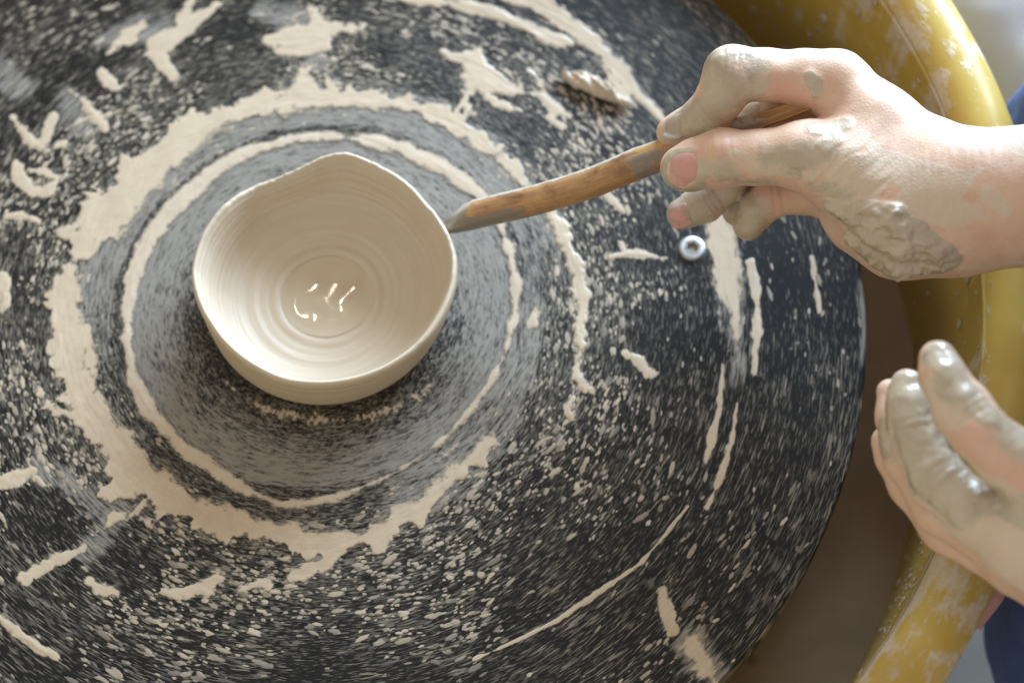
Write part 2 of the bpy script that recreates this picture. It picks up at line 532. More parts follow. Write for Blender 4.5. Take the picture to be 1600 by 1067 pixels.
for i in range(420):
    lo = rng.random() < 0.5
    a = math.radians(rng.uniform(-42, -16) if lo else rng.uniform(-16, 68))
    z = rng.uniform(-55, 28)
    n = np.array([-math.cos(a), -math.sin(a), 0]); t = np.array([-math.sin(a), math.cos(a), 0])
    r = 206.2 + (z + 65) * 0.0255
    s = min(2.4, 0.35 + rng.exponential(0.5))
    dome(np.array([math.cos(a) * r, math.sin(a) * r, z]), n, t, np.array([0, 0, 1.0]), s, s * rng.uniform(0.9, 1.6), s * 0.45)
dr = mesh_obj('slip_drops', np.array(dv), df, M_SPECK, pan, {'tone': np.full(len(dv), 0.75), 'cover': np.full(len(dv), 1.5)})
tag(dr, kind='stuff')

# ------------------------------------------------------------------ wheel head
wheel = empty('wheel_head', 'black round potter\'s wheel head streaked with grey slip', 'potter\'s wheel')
nr, na = 300, 900
rads = np.concatenate([np.linspace(0.3, 176.6, nr), [177.4, 177.9, 178.0, 178.0, 177.2, 170, 40]])
zs = np.concatenate([np.zeros(nr), [-0.15, -0.5, -1.1, -9.0, -10.0, -10.2, -10.3]])
Vw, Fw = lathe(np.c_[rads, zs], na)
X, Y = Vw[:, 0], Vw[:, 1]
R = np.hypot(X, Y)
ang = np.degrees(np.arctan2(Y, X))
pn = fbm(polar_xyz(X, Y, 6, 0.08), 1.0, 4, 3)
pn2 = fbm(polar_xyz(X, Y, 16, 0.35), 1.0, 3, 8)
FILM = strokes_mm([
    [(420, 20, 30), (470, 40, 40), (500, 90, 30), (480, 110, 20)], [(180, 60, 30), (260, 40, 30)], [(0, 110, 35), (30, 140, 25)], [(110, 150, 25), (130, 200, 30)],
    [(1120, 320, 26), (1140, 400, 26), (1150, 500, 20), (1150, 600, 12)], [(940, 80, 25), (1000, 150, 18)],
    [(60, 730, 20), (180, 800, 26), (140, 860, 22)], [(600, 800, 20), (640, 770, 40), (700, 740, 50), (760, 670, 45), (810, 590, 34), (825, 520, 26), (835, 440, 22)], [(830, 480, 16), (830, 420, 20)], [(1080, 1000, 26), (1120, 1060, 30)],
    [(1346, 430, 6), (1351, 520, 8), (1346, 640, 8)]])
fs = stroke_dist(X, Y, FILM)
film = 0.92 * smooth(67, 61, R) * smooth(34, 52, R + 3 * pn)
lower = smooth(-30, -75, Y) * smooth(64, 50, R)
film *= 1 - 0.42 * smooth(10, -40, Y) * smooth(60, 46, R)
band = smooth(66, 70, R) * smooth(90, 78, R + 6 * pn)
angw = 0.25 + 0.75 * smooth(-0.35, 0.5, np.sin(np.radians(ang - 8)))
film = np.maximum(film, band * angw * 0.9)
film = np.maximum(film, 0.75 * smooth(-2, 3.5, fs + 3 * pn2))
film = np.clip(film + 0.22 * pn2 * (film > 0.02), 0, 1)
edge = smooth(174.5, 177.5, R) * smooth(-0.1, 0.5, pn + 0.1)
film = np.maximum(film, 0.5 * edge)
dens = np.clip(0.55 + 0.5 * pn + 0.35 * smooth(130, 75, R) - 0.45 * np.exp(-((X - 146) / 22) ** 2 - ((Y - 8) / 30) ** 2), 0, 1)  # last term thins the pale streaks below the hand, painting its shadow darker
mesh_obj('bat_disc', Vw, Fw, M_WHEEL, wheel, {'film': film, 'dens': dens})
Vp, Fp = lathe([(0.2, -10.5), (40, -10.5), (40, -20), (22, -22), (22, -76), (0.2, -76)], 64)
mesh_obj('shaft', Vp, Fp, M_DARK, wheel)

# hex socket bolt
bp = at(1082, 386, 1.5)
bolt_v, bolt_f = lathe([(2.3, 1.5), (3.5, 1.55), (4.15, 1.4), (4.45, 1.0), (4.5, -0.5)], 48)
bolt_v += np.array([bp[0], bp[1], -0.3])
hexr = []
bolt = mesh_obj('bolt', bolt_v, bolt_f, M_STEEL, wheel)
hv = []; hf = []
for k in range(6):
    a = math.radians(60 * k + 12)
    hv += [(2.05 * math.cos(a), 2.05 * math.sin(a), 1.96), (2.05 * math.cos(a), 2.05 * math.sin(a), 0.9), (2.9 * math.cos(a), 2.9 * math.sin(a), 2.02)]
hv.append((0, 0, 0.85))
for k in range(6):
    j = (k + 1) % 6
    hf += [(3 * k, 3 * j, 3 * j + 1, 3 * k + 1), (3 * k + 1, 3 * j + 1, 18), (3 * k + 2, 3 * j + 2, 3 * j, 3 * k)]
hv = np.array(hv) + np.array([bp[0], bp[1], -0.68])
rv, rf = lathe([(4.3, 0.03), (4.9, 0.035), (5.15, 0.012)], 48)
mesh_obj('bolt_gap_shade', rv + np.array([bp[0], bp[1], 0.0]), rf, M_DARK, bolt)  # flat dark ring, painted shade for the gap round the bolt head
mesh_obj('hex_socket', hv, hf, M_HOLE, bolt, smooth_shade=False)

# ------------------------------------------------------------------ slip lying on the wheel


def make_slip(name, label, strokes, height=0.8, edge=2.2, fine=0.8, res=0.38, seed=0, mat=None, group=None, bites=0.0, round_top=False, k1=14, soft=1.6, grow=1.0, radial=1.2, ring=False):
    st = strokes_mm([[(x, y, w * grow) for x, y, w in q] for q in strokes])
    pts = np.array([p for s in st for p in s])
    m = pts[:, 2].max() + 4
    x0, x1, y0, y1 = pts[:, 0].min() - m, pts[:, 0].max() + m, pts[:, 1].min() - m, pts[:, 1].max() + m
    xs = np.arange(x0, x1, res); ys = np.arange(y0, y1, res)
    X, Y = np.meshgrid(xs, ys, indexing='ij'); sh = X.shape
    X = X.ravel(); Y = Y.ravel()
    D = stroke_dist(X, Y, st)
    near = D > -5
    D2 = D.copy()
    Xn, Yn = X[near], Y[near]
    pw = polar_xyz(Xn, Yn, k1, 0.22)
    iso = np.stack([Xn, Yn, 0 * Xn], -1)
    d = D[near]
    w = np.minimum(1, 0.35 + np.clip(d, 0, 6) / 6 + 0.4)
    d = d + edge * 1.1 * fbm(pw, 1.0, 3, seed) * w + edge * 1.0 * fbm(iso, 6.5, 3, seed + 3) + fine * fbm(polar_xyz(Xn, Yn, 45, 0.7), 1.0, 2, seed + 7)
    side = np.ones(len(Xn))
    if ring:
        mp = np.array(st[0] + st[1]); ta_ = np.arctan2(mp[:, 1], mp[:, 0]); o_ = np.argsort(ta_)
        rc = np.interp(np.arctan2(Yn, Xn), ta_[o_], np.hypot(mp[:, 0], mp[:, 1])[o_], period=2 * math.pi)
        side = smooth(-2, 2, np.hypot(Xn, Yn) - rc)
    d = d + radial * (np.clip(fbm(polar_xyz(Xn, Yn, 24, 0.02), 1.0, 3, seed + 51), -0.3, 1) + 2.2 * np.clip(fbm(polar_xyz(Xn, Yn, 30, 0.015), 1.0, 2, seed + 53) - 0.28, 0, 1)) * smooth(-6, -1, d) * side
    if bites:
        b = fbm(iso, 6.5, 2, seed + 11)
        d = d - bites * smooth(0.18, 0.55, b) * 5
    rip = fbm(polar_xyz(Xn, Yn, 10, 0.5), 1.0, 3, seed + 21)
    if round_top:
        t = np.where(d > 0, height * np.sqrt(np.clip(d / pts[:, 2].max(), 0, 1)) * (1 + (0.2 + 0.12 * min(height, 4)) * rip), d * 0.5)
    else:
        lip = 0.5 * np.exp(-((d - 1.1) / 0.8) ** 2) * smooth(-0.1, 0.5, fbm(iso, 12, 2, seed + 31))
        t = np.where(d > 0, height * (smooth(0, 2.6, d) * 0.9 + lip) * (1 + 0.55 * rip + 0.3 * fbm(iso, 5.0, 2, seed + 61)) + 0.03, d * 0.5)
    T = np.full(X.shape, -2.0); T[near] = np.maximum(t, -0.6)
    CV = np.zeros(X.shape); CV[near] = smooth(-0.3, 1.6 if height > 2 else 3.4, d) if round_top else smooth(-0.3, soft, d) * side + smooth(-0.3, soft * 2.0, d) * (1 - side)
    R = np.hypot(X, Y)
    T[R > 177.3] = -2
    T = T.reshape(sh)
    keep = (T[:-1, :-1] > -0.06) | (T[1:, :-1] > -0.06) | (T[:-1, 1:] > -0.06) | (T[1:, 1:] > -0.06)
    ok = (T[:-1, :-1] > -1) & (T[1:, :-1] > -1) & (T[:-1, 1:] > -1) & (T[1:, 1:] > -1)
    F = grid_faces(sh[0], sh[1])[(keep & ok).ravel()]
    u, inv = np.unique(F, return_inverse=True)
    V = np.stack([X, Y, T.ravel()], -1)[u]
    o = mesh_obj(name, V, inv.reshape(-1, 4), mat or M_SLIP, None, {'cover': CV[u]})
    return tag(o, label, 'clay', group)


make_slip('slip_ring', 'wide ragged band of pale wet slip circling the bowl on the black wheel', [
    [(850, 318, 10), (830, 300, 16), (800, 268, 20), (760, 230, 24), (715, 195, 27), (660, 172, 28), (600, 160, 24), (540, 154, 27), (480, 155, 28), (420, 167, 29), (360, 182, 31), (310, 207, 36),
     (270, 237, 40), (232, 268, 43), (198, 302, 48), (168, 342, 50), (145, 378, 40)],
    [(110, 440, 30), (108, 500, 38), (114, 550, 42), (128, 605, 38), (155, 660, 36), (192, 712, 38), (235, 752, 40), (290, 787, 34), (350, 812, 32), (410, 827, 32), (470, 840, 30), (530, 845, 30),
     (590, 834, 27), (640, 800, 26), (690, 760, 22), (740, 712, 18), (785, 658, 12), (812, 605, 6)],
    [(600, 772, 9), (660, 738, 12), (720, 690, 9)],
    [(186, 232, 6), (205, 262, 18)], [(298, 172, 7), (312, 205, 20)], [(474, 96, 7), (472, 140, 18)], [(503, 110, 6), (520, 150, 16)], [(728, 140, 7), (735, 180, 20)], [(640, 150, 6), (650, 170, 14)],
    [(62, 606, 5), (80, 640, 7), (110, 650, 16)], [(92, 690, 6), (108, 660, 10), (130, 660, 16)], [(140, 748, 7), (175, 775, 8), (205, 770, 16)], [(225, 780, 20), (180, 812, 11), (150, 832, 9), (138, 850, 5)],
    [(215, 800, 10), (245, 835, 6), (268, 856, 4)], [(575, 845, 16), (520, 872, 10), (470, 898, 9), (448, 905, 5)], [(640, 800, 12), (628, 830, 8), (640, 850, 3)],
    [(95, 372, 12), (120, 350, 20)], [(80, 530, 10), (60, 522, 5)], [(110, 430, 14), (120, 400, 8)], [(860, 335, 7), (872, 365, 8)]],
    height=0.32, edge=2.8, fine=1.0, res=0.36, seed=4, bites=0.45, soft=3.2, grow=1.05, radial=3.6, ring=True)
make_slip('slip_ridge', 'narrow raised ridge of pinkish slip closest around the bowl', [
    [(400, 233, 11), (366, 246, 12), (325, 274, 13), (285, 311, 14), (250, 350, 13), (225, 390, 12), (207, 432, 11), (199, 492, 9), (199, 534, 8), (207, 591, 9), (234, 642, 11), (285, 699, 10), (339, 736, 10), (390, 768, 9), (440, 788, 8)],
    [(400, 233, 10), (440, 222, 9), (480, 214, 8), (520, 213, 8), (560, 219, 8), (600, 233, 6), (630, 250, 4)], [(555, 211, 6), (600, 222, 10), (640, 236, 12), (680, 256, 12), (725, 284, 12), (757, 310, 10), (783, 355, 9), (798, 400, 8), (807, 445, 8), (805, 495, 8),
     (790, 550, 7), (765, 600, 7), (736, 640, 7), (700, 680, 6), (660, 712, 6), (622, 736, 6), (580, 756, 5), (533, 774, 7), (480, 787, 8), (430, 788, 7)]],
    height=0.6, edge=1.1, fine=0.25, res=0.34, seed=9, mat=M_RIDGE, round_top=True, grow=1.65, radial=0.3)

SPL = [
    ('branching pale splash reaching the top edge above the ring\'s left side', [[(340, 10, 8), (300, 36, 12), (265, 62, 17), (238, 76, 13), (255, 100, 10), (268, 118, 7)], [(300, 0, 6), (280, 40, 10)]], .5, 1.8),
    ('small smudged splash left of the branching splash near the top edge', [[(176, 78, 9), (200, 55, 13), (225, 40, 6)]], .35, 1.8),
    ('broad star-shaped pale splash above the bowl near the top edge', [[(422, 62, 12), (450, 60, 20), (490, 52, 15), (540, 47, 7), (570, 42, 5)], [(450, 78, 16), (500, 70, 12)], [(490, 18, 6), (488, 50, 9)]], .55, 2.2),
    ('long curved slip streak running along the top edge above the bowl', [[(600, -6, 5), (650, 0, 7), (700, 6, 8), (760, 18, 9), (820, 42, 9), (870, 64, 9), (892, 70, 6)]], .7, .8),
    ('long sweeping slip streak curving down towards the index finger', [[(790, -10, 8), (850, 15, 13), (900, 46, 13), (940, 82, 12), (975, 120, 11), (1000, 150, 8), (1030, 180, 6), (1052, 198, 4)], [(905, 70, 4), (945, 108, 4), (985, 160, 5), (1000, 172, 4)]], .55, 1.0),
    ('forked pale splash between the clay ring and the thick clay lump', [[(688, 80, 6), (720, 92, 8), (748, 84, 9), (742, 115, 18), (762, 130, 18), (795, 138, 12), (832, 148, 7)], [(735, 140, 10), (725, 155, 6)], [(760, 150, 6), (785, 165, 8), (802, 174, 6)], [(815, 95, 4), (835, 120, 6), (842, 135, 5)]], .55, 1.8),
    ('twiggy splash at upper left of the clay ring', [[(110, 142, 4), (130, 158, 5), (148, 180, 9), (165, 202, 6)], [(148, 185, 8), (172, 178, 4)], [(148, 180, 6), (125, 190, 4)]], .45, 1.2),
    ('hook-shaped splash at the left edge above the curled one', [[(18, 182, 5), (35, 205, 6), (52, 225, 10), (78, 236, 9), (102, 222, 5)], [(70, 225, 8), (82, 185, 7)]], .5, 1.2),
    ('curled U-shaped splash at the left edge beside the clay ring', [[(25, 258, 6), (32, 280, 8), (45, 300, 9), (68, 302, 8), (85, 288, 5)], [(48, 268, 4), (72, 270, 5), (88, 280, 4)]], .5, .9),
    ('short curved dash of slip at the left edge below the curled splash', [[(12, 338, 4), (35, 336, 6), (60, 346, 4)]], .5, .7),
    ('vertical smear of slip cut by the left edge of the picture', [[(2, 435, 7), (7, 470, 6), (3, 500, 5)]], .5, 1.0),
    ('isolated pale blob between the twiggy splash and the branching splash', [[(158, 112, 6), (170, 128, 8), (178, 135, 4)]], .5, 1.0),
    ('long knobbly drip ending in a hook right of the bowl', [[(862, 330, 9), (880, 366, 10), (895, 402, 10), (909, 450, 9), (908, 500, 8), (905, 555, 6), (900, 588, 6), (907, 603, 6), (921, 607, 5)]], .8, .9),
    ('small curl of slip just under the hooked drip', [[(895, 622, 3), (887, 640, 5), (892, 655, 5)]], .6, .5),
    ('pale oblong smear beside the ridge right of the bowl', [[(838, 470, 7), (832, 505, 8)]], .35, .8),
    ('broad greyish streak running down from the ring fingertip', [[(1122, 325, 15), (1132, 380, 19), (1140, 430, 20), (1146, 470, 18), (1150, 510, 11), (1152, 560, 6), (1150, 610, 3)], [(1125, 480, 6), (1126, 520, 5)]], .4, 1.0),
    ('thin pale streak just right of the broad greyish streak', [[(1172, 410, 5), (1181, 455, 5.5), (1182, 520, 5), (1178, 580, 3.5)]], .4, .6),
    ('thin curved line of slip trailing below the broad greyish streak', [[(1152, 630, 3), (1144, 690, 3.5), (1126, 745, 4.5), (1105, 792, 3)], [(1130, 570, 3), (1124, 640, 3.5), (1102, 722, 3)]], .3, .9),
    ('very long thin curved line of slip low on the wheel', [[(1075, 790, 1.6), (1040, 835, 1.4), (1000, 880, 1.6), (935, 925, 2.0), (870, 970, 2.0), (800, 1003, 1.8), (740, 1030, 1.2)]], .3, .9),
    ('short thin splinter of slip on the dark shaded side of the wheel', [[(1268, 402, 2.5), (1273, 430, 3.5), (1280, 488, 2)]], .35, .7),
    ('short pale smear by itself low on the right of the wheel', [[(1034, 926, 6), (1042, 955, 8), (1050, 985, 6)]], .4, 1.2),
    ('square greyish smear at the wheel\'s edge at the bottom of the picture', [[(1085, 1005, 17), (1100, 1040, 22), (1120, 1070, 18)]], .3, 1.4),
    ('forked splash cut by the left edge below the clay ring', [[(-6, 755, 7), (25, 748, 8), (50, 735, 8), (45, 718, 5)], [(50, 735, 6), (68, 758, 4)]], .45, 1.2),
    ('slanting thin smear in the lower left corner', [[(-4, 962, 5), (30, 988, 6), (60, 1012, 6), (88, 1028, 4)]], .45, .9),
    ('faint broad smear at lower left under the clay ring\'s branch', [[(30, 905, 6), (70, 885, 8), (105, 868, 8), (130, 855, 5)]], .25, 1.4),
    ('crumbly splash under the bottom of the clay ring', [[(255, 925, 6), (290, 925, 9), (318, 916, 11), (342, 902, 6)]], .45, 1.5),
    ('small double blob right of the crumbly splash at the bottom', [[(375, 922, 6), (395, 915, 8), (418, 912, 7)]], .45, 1.2),
    ('small jagged blob left of the crumbly splash at the bottom', [[(140, 908, 6), (160, 922, 9), (182, 926, 7)]], .45, 1.2),
    ('short smear beside the bolt head under the fingers', [[(955, 402, 4), (980, 396, 5), (1010, 398, 5), (1035, 404, 4)], [(968, 378, 4), (975, 392, 4)]], .4, 1.0),
    ('crooked run of slip spots below the bolt head', [[(975, 552, 5), (995, 560, 5), (1008, 578, 5), (1015, 585, 6)]], .35, 1.2),
    ('little scattered smear by the thick clay lump', [[(845, 150, 5), (868, 172, 7), (890, 182, 5)], [(860, 185, 5), (880, 200, 5)]], .4, 1.2),
    ('speckled smear under the wooden stick', [[(940, 300, 5), (962, 318, 5), (975, 330, 4)]], .35, .9),
]
for i, (lab, stk, h, e) in enumerate(SPL):
    wm = float(np.mean([p[2] for q in stk for p in q]) * 1.5 + 1.5) * MMPX      # mean half width, mm: thin runs get a calmer edge
    make_slip('slip_splash', lab, [[(x, y, w * 1.5 + 1.2) for x, y, w in q] for q in stk], height=h * 0.6, edge=min(e * 2.1, 0.55 * wm), fine=min(1.5, 0.5 * wm), soft=6.5 if lab.startswith(('broad greyish', 'square greyish')) else min(2.2, 0.8 * wm), bites=0.12 if wm > 2.4 else 0.0, radial=min(1.2, 0.3 * wm), res=0.34, seed=40 + i * 5, group='splashes of slip on the wheel')
make_slip('clay_lump', 'thick whitish lump of wet clay standing proud of the wheel near the stick', [
    [(884, 122, 9), (912, 130, 17), (942, 143, 17), (965, 158, 10), (975, 165, 5)]], height=5.0, edge=2.4, fine=1.2, res=0.32, seed=77, mat=M_RIDGE, round_top=True, grow=1.2)

# fine spatter over the wheel
dv, df, dt = [], [], []
up = np.array([0, 0, 1.0])


def spat(x, y, s, el, tone, h=None):
    r = math.hypot(x, y); t = np.array([-y / r, x / r, 0]); q = np.array([x / r, y / r, 0])
    a = rng.normal(0, 0.18); t, q = t * math.cos(a) + q * math.sin(a), q * math.cos(a) - t * math.sin(a)
    n0 = len(dv)
    dome(np.array([x, y, 0.012]), up, t, q, s * el, s, h or min(0.14, s * 0.13), 7)
    j = rng.uniform(0.75, 1.25, len(dv) - n0)
    c = np.array([x, y, 0])
    for k in range(n0, len(dv)):
        d = dv[k] - c; d[:2] *= j[k - n0]; dv[k] = c + d
    dt.extend([tone] * (len(dv) - n0))


ctrl = strokes_mm([[(600, 160, 24), (310, 207, 36), (168, 342, 50), (110, 500, 38), (192, 712, 38), (350, 812, 32), (530, 845, 28), (690, 758, 28)]])[0]
cnt = 0
while cnt < 5600:
    x, y = rng.uniform(-112, 178), rng.uniform(-150, 150)
    r = math.hypot(x, y)
    if r > 176.5 or r < 66: continue
    p = 0.16 + 0.75 * math.exp(-((r - 98) / 22) ** 2) + (0.18 if x < 0 else 0)
    cl = fbm(np.array([[x, y, 0]]), 22, 2, 61)[0]
    p *= np.clip(0.5 + 2.4 * cl, 0.05, 1.6)
    if r < 74: p *= 0.2
    if x > 120 and -20 < y < 60: p *= 0.35  # fewer pale specks here too, deepening the painted hand shadow
    if rng.random() > p: continue
    cnt += 1
    s = min(1.15, 0.30 + rng.exponential(0.20))
    spat(x, y, s, rng.uniform(1.3, 3.0) * (1.3 if r > 110 else 1), float(np.clip(rng.normal(0.6, 0.32) - 0.3 * (r > 120), 0, 1)))
sp = mesh_obj('slip_spatter', np.array(dv), df, M_SPECK, None, {'tone': np.array(dt), 'cover': np.tile(np.r_[np.zeros(7), np.full(7, 0.65), np.full(8, 1.0)], len(dt) // 22)})
tag(sp, 'countless tiny dried specks of slip spattered over the black wheel', 'clay specks', kind='stuff')

# ------------------------------------------------------------------ bowl
RIM = [(298, 425), (304, 395), (313, 369), (329, 343), (348, 320), (378, 298), (399, 288), (434, 276), (464, 263), (490, 250), (511, 241), (530, 238), (546, 237), (563, 244), (598, 260), (636, 283), (667, 316), (690, 344), (705, 370),
       (714, 400), (712, 443), (697, 486), (671, 527), (636, 559), (589, 585), (529, 601), (485, 603), (442, 597), (399, 577), (356, 545), (326, 507), (306, 468)]
BC = np.array([2.6, 0.6])
na = 512
tha = np.linspace(-math.pi, math.pi, na, endpoint=False)


def wrapdeg(a): return (a + 180) % 360 - 180


tdeg = np.degrees(tha)
dip = np.exp(-(wrapdeg(tdeg - 118) / 17) ** 2); peak = np.exp(-(wrapdeg(tdeg - 77) / 13) ** 2)
jag = fbm(np.c_[np.cos(tha) * 9, np.sin(tha) * 9, 0 * tha], 1.0, 3, 31)
backw = smooth(-20, 20, tdeg) * smooth(170, 120, tdeg)
rimz = 27.0 - 4.2 * dip + 1.0 * peak + (0.1 + 0.5 * backw) * jag + 0.9 * np.exp(-(wrapdeg(tdeg - 82) / 24) ** 2) * fbm(np.c_[np.cos(tha) * 22, np.sin(tha) * 22, 0 * tha], 1.0, 2, 35)
rx = []
for (px, py) in RIM:
    p = at(px, py, 27); a = math.degrees(math.atan2(p[1] - BC[1], p[0] - BC[0]))
    z = np.interp(wrapdeg(a), tdeg, rimz, period=360)
    p = at(px, py, float(z))
    rx.append((math.atan2(p[1] - BC[1], p[0] - BC[0]), math.hypot(p[0] - BC[0], p[1] - BC[1])))
rx.sort()
ra = np.array(rx)
rimr = np.interp(tha, ra[:, 0], ra[:, 1], period=2 * math.pi)
ker = np.exp(-np.linspace(-2, 2, 13) ** 2); ker /= ker.sum()
rimr = np.convolve(np.r_[rimr[-6:], rimr, rimr[:6]], ker, 'valid')
prng = np.random.default_rng(3)
# outside profile (u 0..1 of height) from base to rim, then over the lip and down inside
outer = [(0.0, 0.865), (0.03, 0.875), (0.12, 0.90), (0.3, 0.945), (0.5, 0.972), (0.7, 0.988), (0.85, 0.996), (0.95, 1.0)]
lip = [(1.0, 0.994), (1.022, 0.978), (1.018, 0.962), (0.985, 0.950)]
us = np.linspace(0.93, 0.27, 70)
inner_r = np.interp(us[::-1], [0.2, 0.27, 0.34, 0.45, 0.6, 0.8, 0.95], [0.52, 0.64, 0.775, 0.835, 0.882, 0.918, 0.944])[::-1]
rip = np.interp(np.linspace(0, 1, 70), np.linspace(0, 1, 36), prng.normal(0, 0.0022, 36))
inner = list(zip(us, inner_r + rip))
fl_r = np.linspace(0.595, 0.01, 44)
fl_u = np.interp(fl_r[::-1], [0.0, 0.2, 0.34, 0.37, 0.41, 0.45, 0.52, 0.60], [0.165, 0.165, 0.168, 0.205, 0.224, 0.214, 0.232, 0.27])[::-1]
fl_u = fl_u + np.interp(np.linspace(0, 1, 44), np.linspace(0, 1, 30), prng.normal(0, 0.0025, 30))
inner += list(zip(fl_u, fl_r))
outer_d = [(u, np.interp(u, [o[0] for o in outer], [o[1] for o in outer])) for u in np.linspace(0, 0.95, 40)]
outer_d = [(u, r + 0.002 * math.sin(u * 57) + prng.normal(0, 0.0012)) for u, r in outer_d]
P = np.array([(0.0, 0.80)] + outer_d + lip + inner)
U = P[:, 0][None, :]; Q = P[:, 1][None, :]
base_r = 41.3
shape_w = smooth(0.10, 0.95, np.clip(U, 0, 1)) * smooth(0.45, 0.7, Q)
Rr = Q * (base_r * (1 - shape_w) + rimr[:, None] * shape_w)
Hh = np.where(U > 0.3, 8.1 + (U - 0.3) / 0.7 * (rimz[:, None] - 8.1), U * 27.0)
Bx = BC[0] + (np.cos(tha)[:, None]) * Rr - 0.0; By = BC[1] + np.sin(tha)[:, None] * Rr
Vb = np.stack([Bx, By, Hh + 0.02], -1)
wob = 0.10 * fbm(np.c_[np.repeat(np.cos(tha) * 3, P.shape[0]), np.repeat(np.sin(tha) * 3, P.shape[0]), np.tile(P[:, 0] * 9, na)], 1.0, 3, 12).reshape(na, -1)
lipmask = np.exp(-((U - 1.0) / 0.06) ** 2)
Vb[:, :, 2] += lipmask * (0.04 + 0.16 * backw[:, None]) * fbm(np.c_[np.cos(tha) * 26, np.sin(tha) * 26, 0 * tha], 1.0, 2, 41)[:, None]
Vb[:, :, 0] += np.cos(tha)[:, None] * wob; Vb[:, :, 1] += np.sin(tha)[:, None] * wob
bowl = empty('clay_bowl', 'small freshly thrown pale clay bowl with an uneven torn rim on the wheel', 'bowl')
mesh_obj('bowl_wall', Vb.reshape(-1, 3), grid_faces(na, P.shape[0], wrap_u=True), M_BOWL, bowl)
# slip water standing in the bottom
prf = [(0.1, 0.0), (5, 0.02), (9, 0.0), (12, 0.05), (13.6, 0.22), (14.3, 0.5), (14.9, 0.5), (15.3, 0.1)]
Vp, Fp = lathe(prf, 160)
thp = np.arctan2(Vp[:, 1], Vp[:, 0]); rp = np.hypot(Vp[:, 0], Vp[:, 1])
Vp[:, 0] *= 1 + 0.03 * np.sin(2 * thp + 1); Vp[:, 1] *= 1 + 0.03 * np.sin(2 * thp + 1)
Vp[:, 2] += 0.07 * fbm(np.c_[Vp[:, 0], Vp[:, 1], 0 * rp], 8, 2, 4) * smooth(15, 11, rp)
Vp += np.array([BC[0], BC[1], 4.95])
pud = mesh_obj('slip_puddle', Vp, Fp, M_PUD)
tag(pud, 'shiny puddle of slip water on the floor of the bowl', 'puddle')

# clay foot ring smeared round the base of the bowl
make_slip('slip_crumbs', 'crumbly dark-flecked rim of slip round the front foot of the bowl', [
    [(345, 590, 3), (380, 622, 5), (430, 645, 7), (490, 656, 8), (550, 655, 8), (610, 640, 7), (660, 612, 5), (695, 580, 3)]],
    height=0.12, edge=1.8, fine=2.6, res=0.32, seed=88, bites=0.6, soft=4.5, grow=1.5)

# ------------------------------------------------------------------ wooden stick
TAX = [(695, 346, 23.5), (760, 331, 27.5), (840, 312, 33), (920, 287, 39), (1000, 255, 46), (1080, 225, 55), (1160, 199, 64), (1230, 175, 71), (1283, 155, 75)]
TP = np.array([at(*p) for p in TAX])
nt = 110
TC = catmull(TP, nt)
tt = np.linspace(0, 1, nt)
tan = np.gradient(TC, axis=0); tan /= np.linalg.norm(tan, axis=1)[:, None]
upv = np.array([0, -0.15, 1.0])
side = np.cross(tan, upv); side /= np.linalg.norm(side, axis=1)[:, None]
nrm = np.cross(side, tan)
wid = 0.88 * np.interp(tt, [0, .03, .08, .2, .5, .7, .82, .92, .97, 1], [4.9, 5.2, 5.3, 5.1, 5.5, 4.6, 2.7, 2.2, 1.8, 0.5])
thk = np.interp(tt, [0, .02, .06, .2, .6, .8, .9, 1], [0.9, 2.8, 4.2, 4.6, 4.4, 2.4, 1.5, 0.5])
ns = 40
sa = np.linspace(0, 2 * math.pi, ns, endpoint=False)
hol = smooth(0.62, 0.80, tt)
Vt = np.zeros((nt, ns, 3)); rnd = np.zeros((nt, ns)); cl = np.zeros((nt, ns))
for j, a in enumerate(sa):
    ca, sn = math.cos(a), math.sin(a)
    ex = abs(ca) ** 0.8 * np.sign(ca); ey = abs(sn) ** 0.8 * np.sign(sn)
    off = thk * ey
    if sn > 0: off = off * (1 - hol * 1.35 * (1 - ca * ca)) 
    Vt[:, j] = TC + side * (wid * ex)[:, None] + nrm * off[:, None]
    rnd[:, j] = ca
    cl[:, j] = (0.85 * smooth(0.10, 0.0, tt) + 0.55 * (ca > 0.4) * smooth(0.30, 0.12, tt) + 0.55 * smooth(0.35, 0.9, -ca) * smooth(0.75, 0.5, tt)
                + 0.35 * smooth(0.44, 0.52, tt) * smooth(0.60, 0.54, tt) * (ca > -0.2) + 0.35 * smooth(0.6, 0.68, tt) * smooth(0.86, 0.76, tt) + 0.27)
kn = fbm(Vt.reshape(-1, 3), 9, 3, 14).reshape(nt, ns)
Vt += (side[:, None, :] * np.cos(sa)[None, :, None] + nrm[:, None, :] * np.sin(sa)[None, :, None]) * (0.3 * kn)[:, :, None]
# slanting knife cut at the working end: the far corner is pulled back
Vt += tan[:, None, :] * (7.0 * smooth(0.9, -1.0, np.cos(sa))[None, :] * smooth(0.13, 0.0, tt)[:, None])[..., None]
Vf = Vt.reshape(-1, 3)
F = grid_faces(nt, ns, wrap_v=True)
caps = np.vstack([Vf, TC[0], TC[-1]])
Ft = [tuple(f) for f in F] + [(j, (j + 1) % ns, nt * ns) for j in range(ns)] + [((nt - 1) * ns + (j + 1) % ns, (nt - 1) * ns + j, nt * ns + 1) for j in range(ns)]
tool = mesh_obj('bamboo_tool', caps, Ft, M_BAM, None, {'along': np.r_[np.repeat(tt * 140, ns), 0, 140], 'round': np.r_[rnd.ravel(), 0, 0], 'clay': np.r_[cl.ravel(), 1, 0.3]})
tag(tool, 'worn bamboo trimming stick held against the bowl\'s rim', 'pottery tool')

# ------------------------------------------------------------------ hands: distance fields meshed with surface nets


def smin(a, b, k):
    h = np.clip(0.5 + 0.5 * (b - a) / k, 0, 1)
    return b + (a - b) * h - k * h * (1 - h)


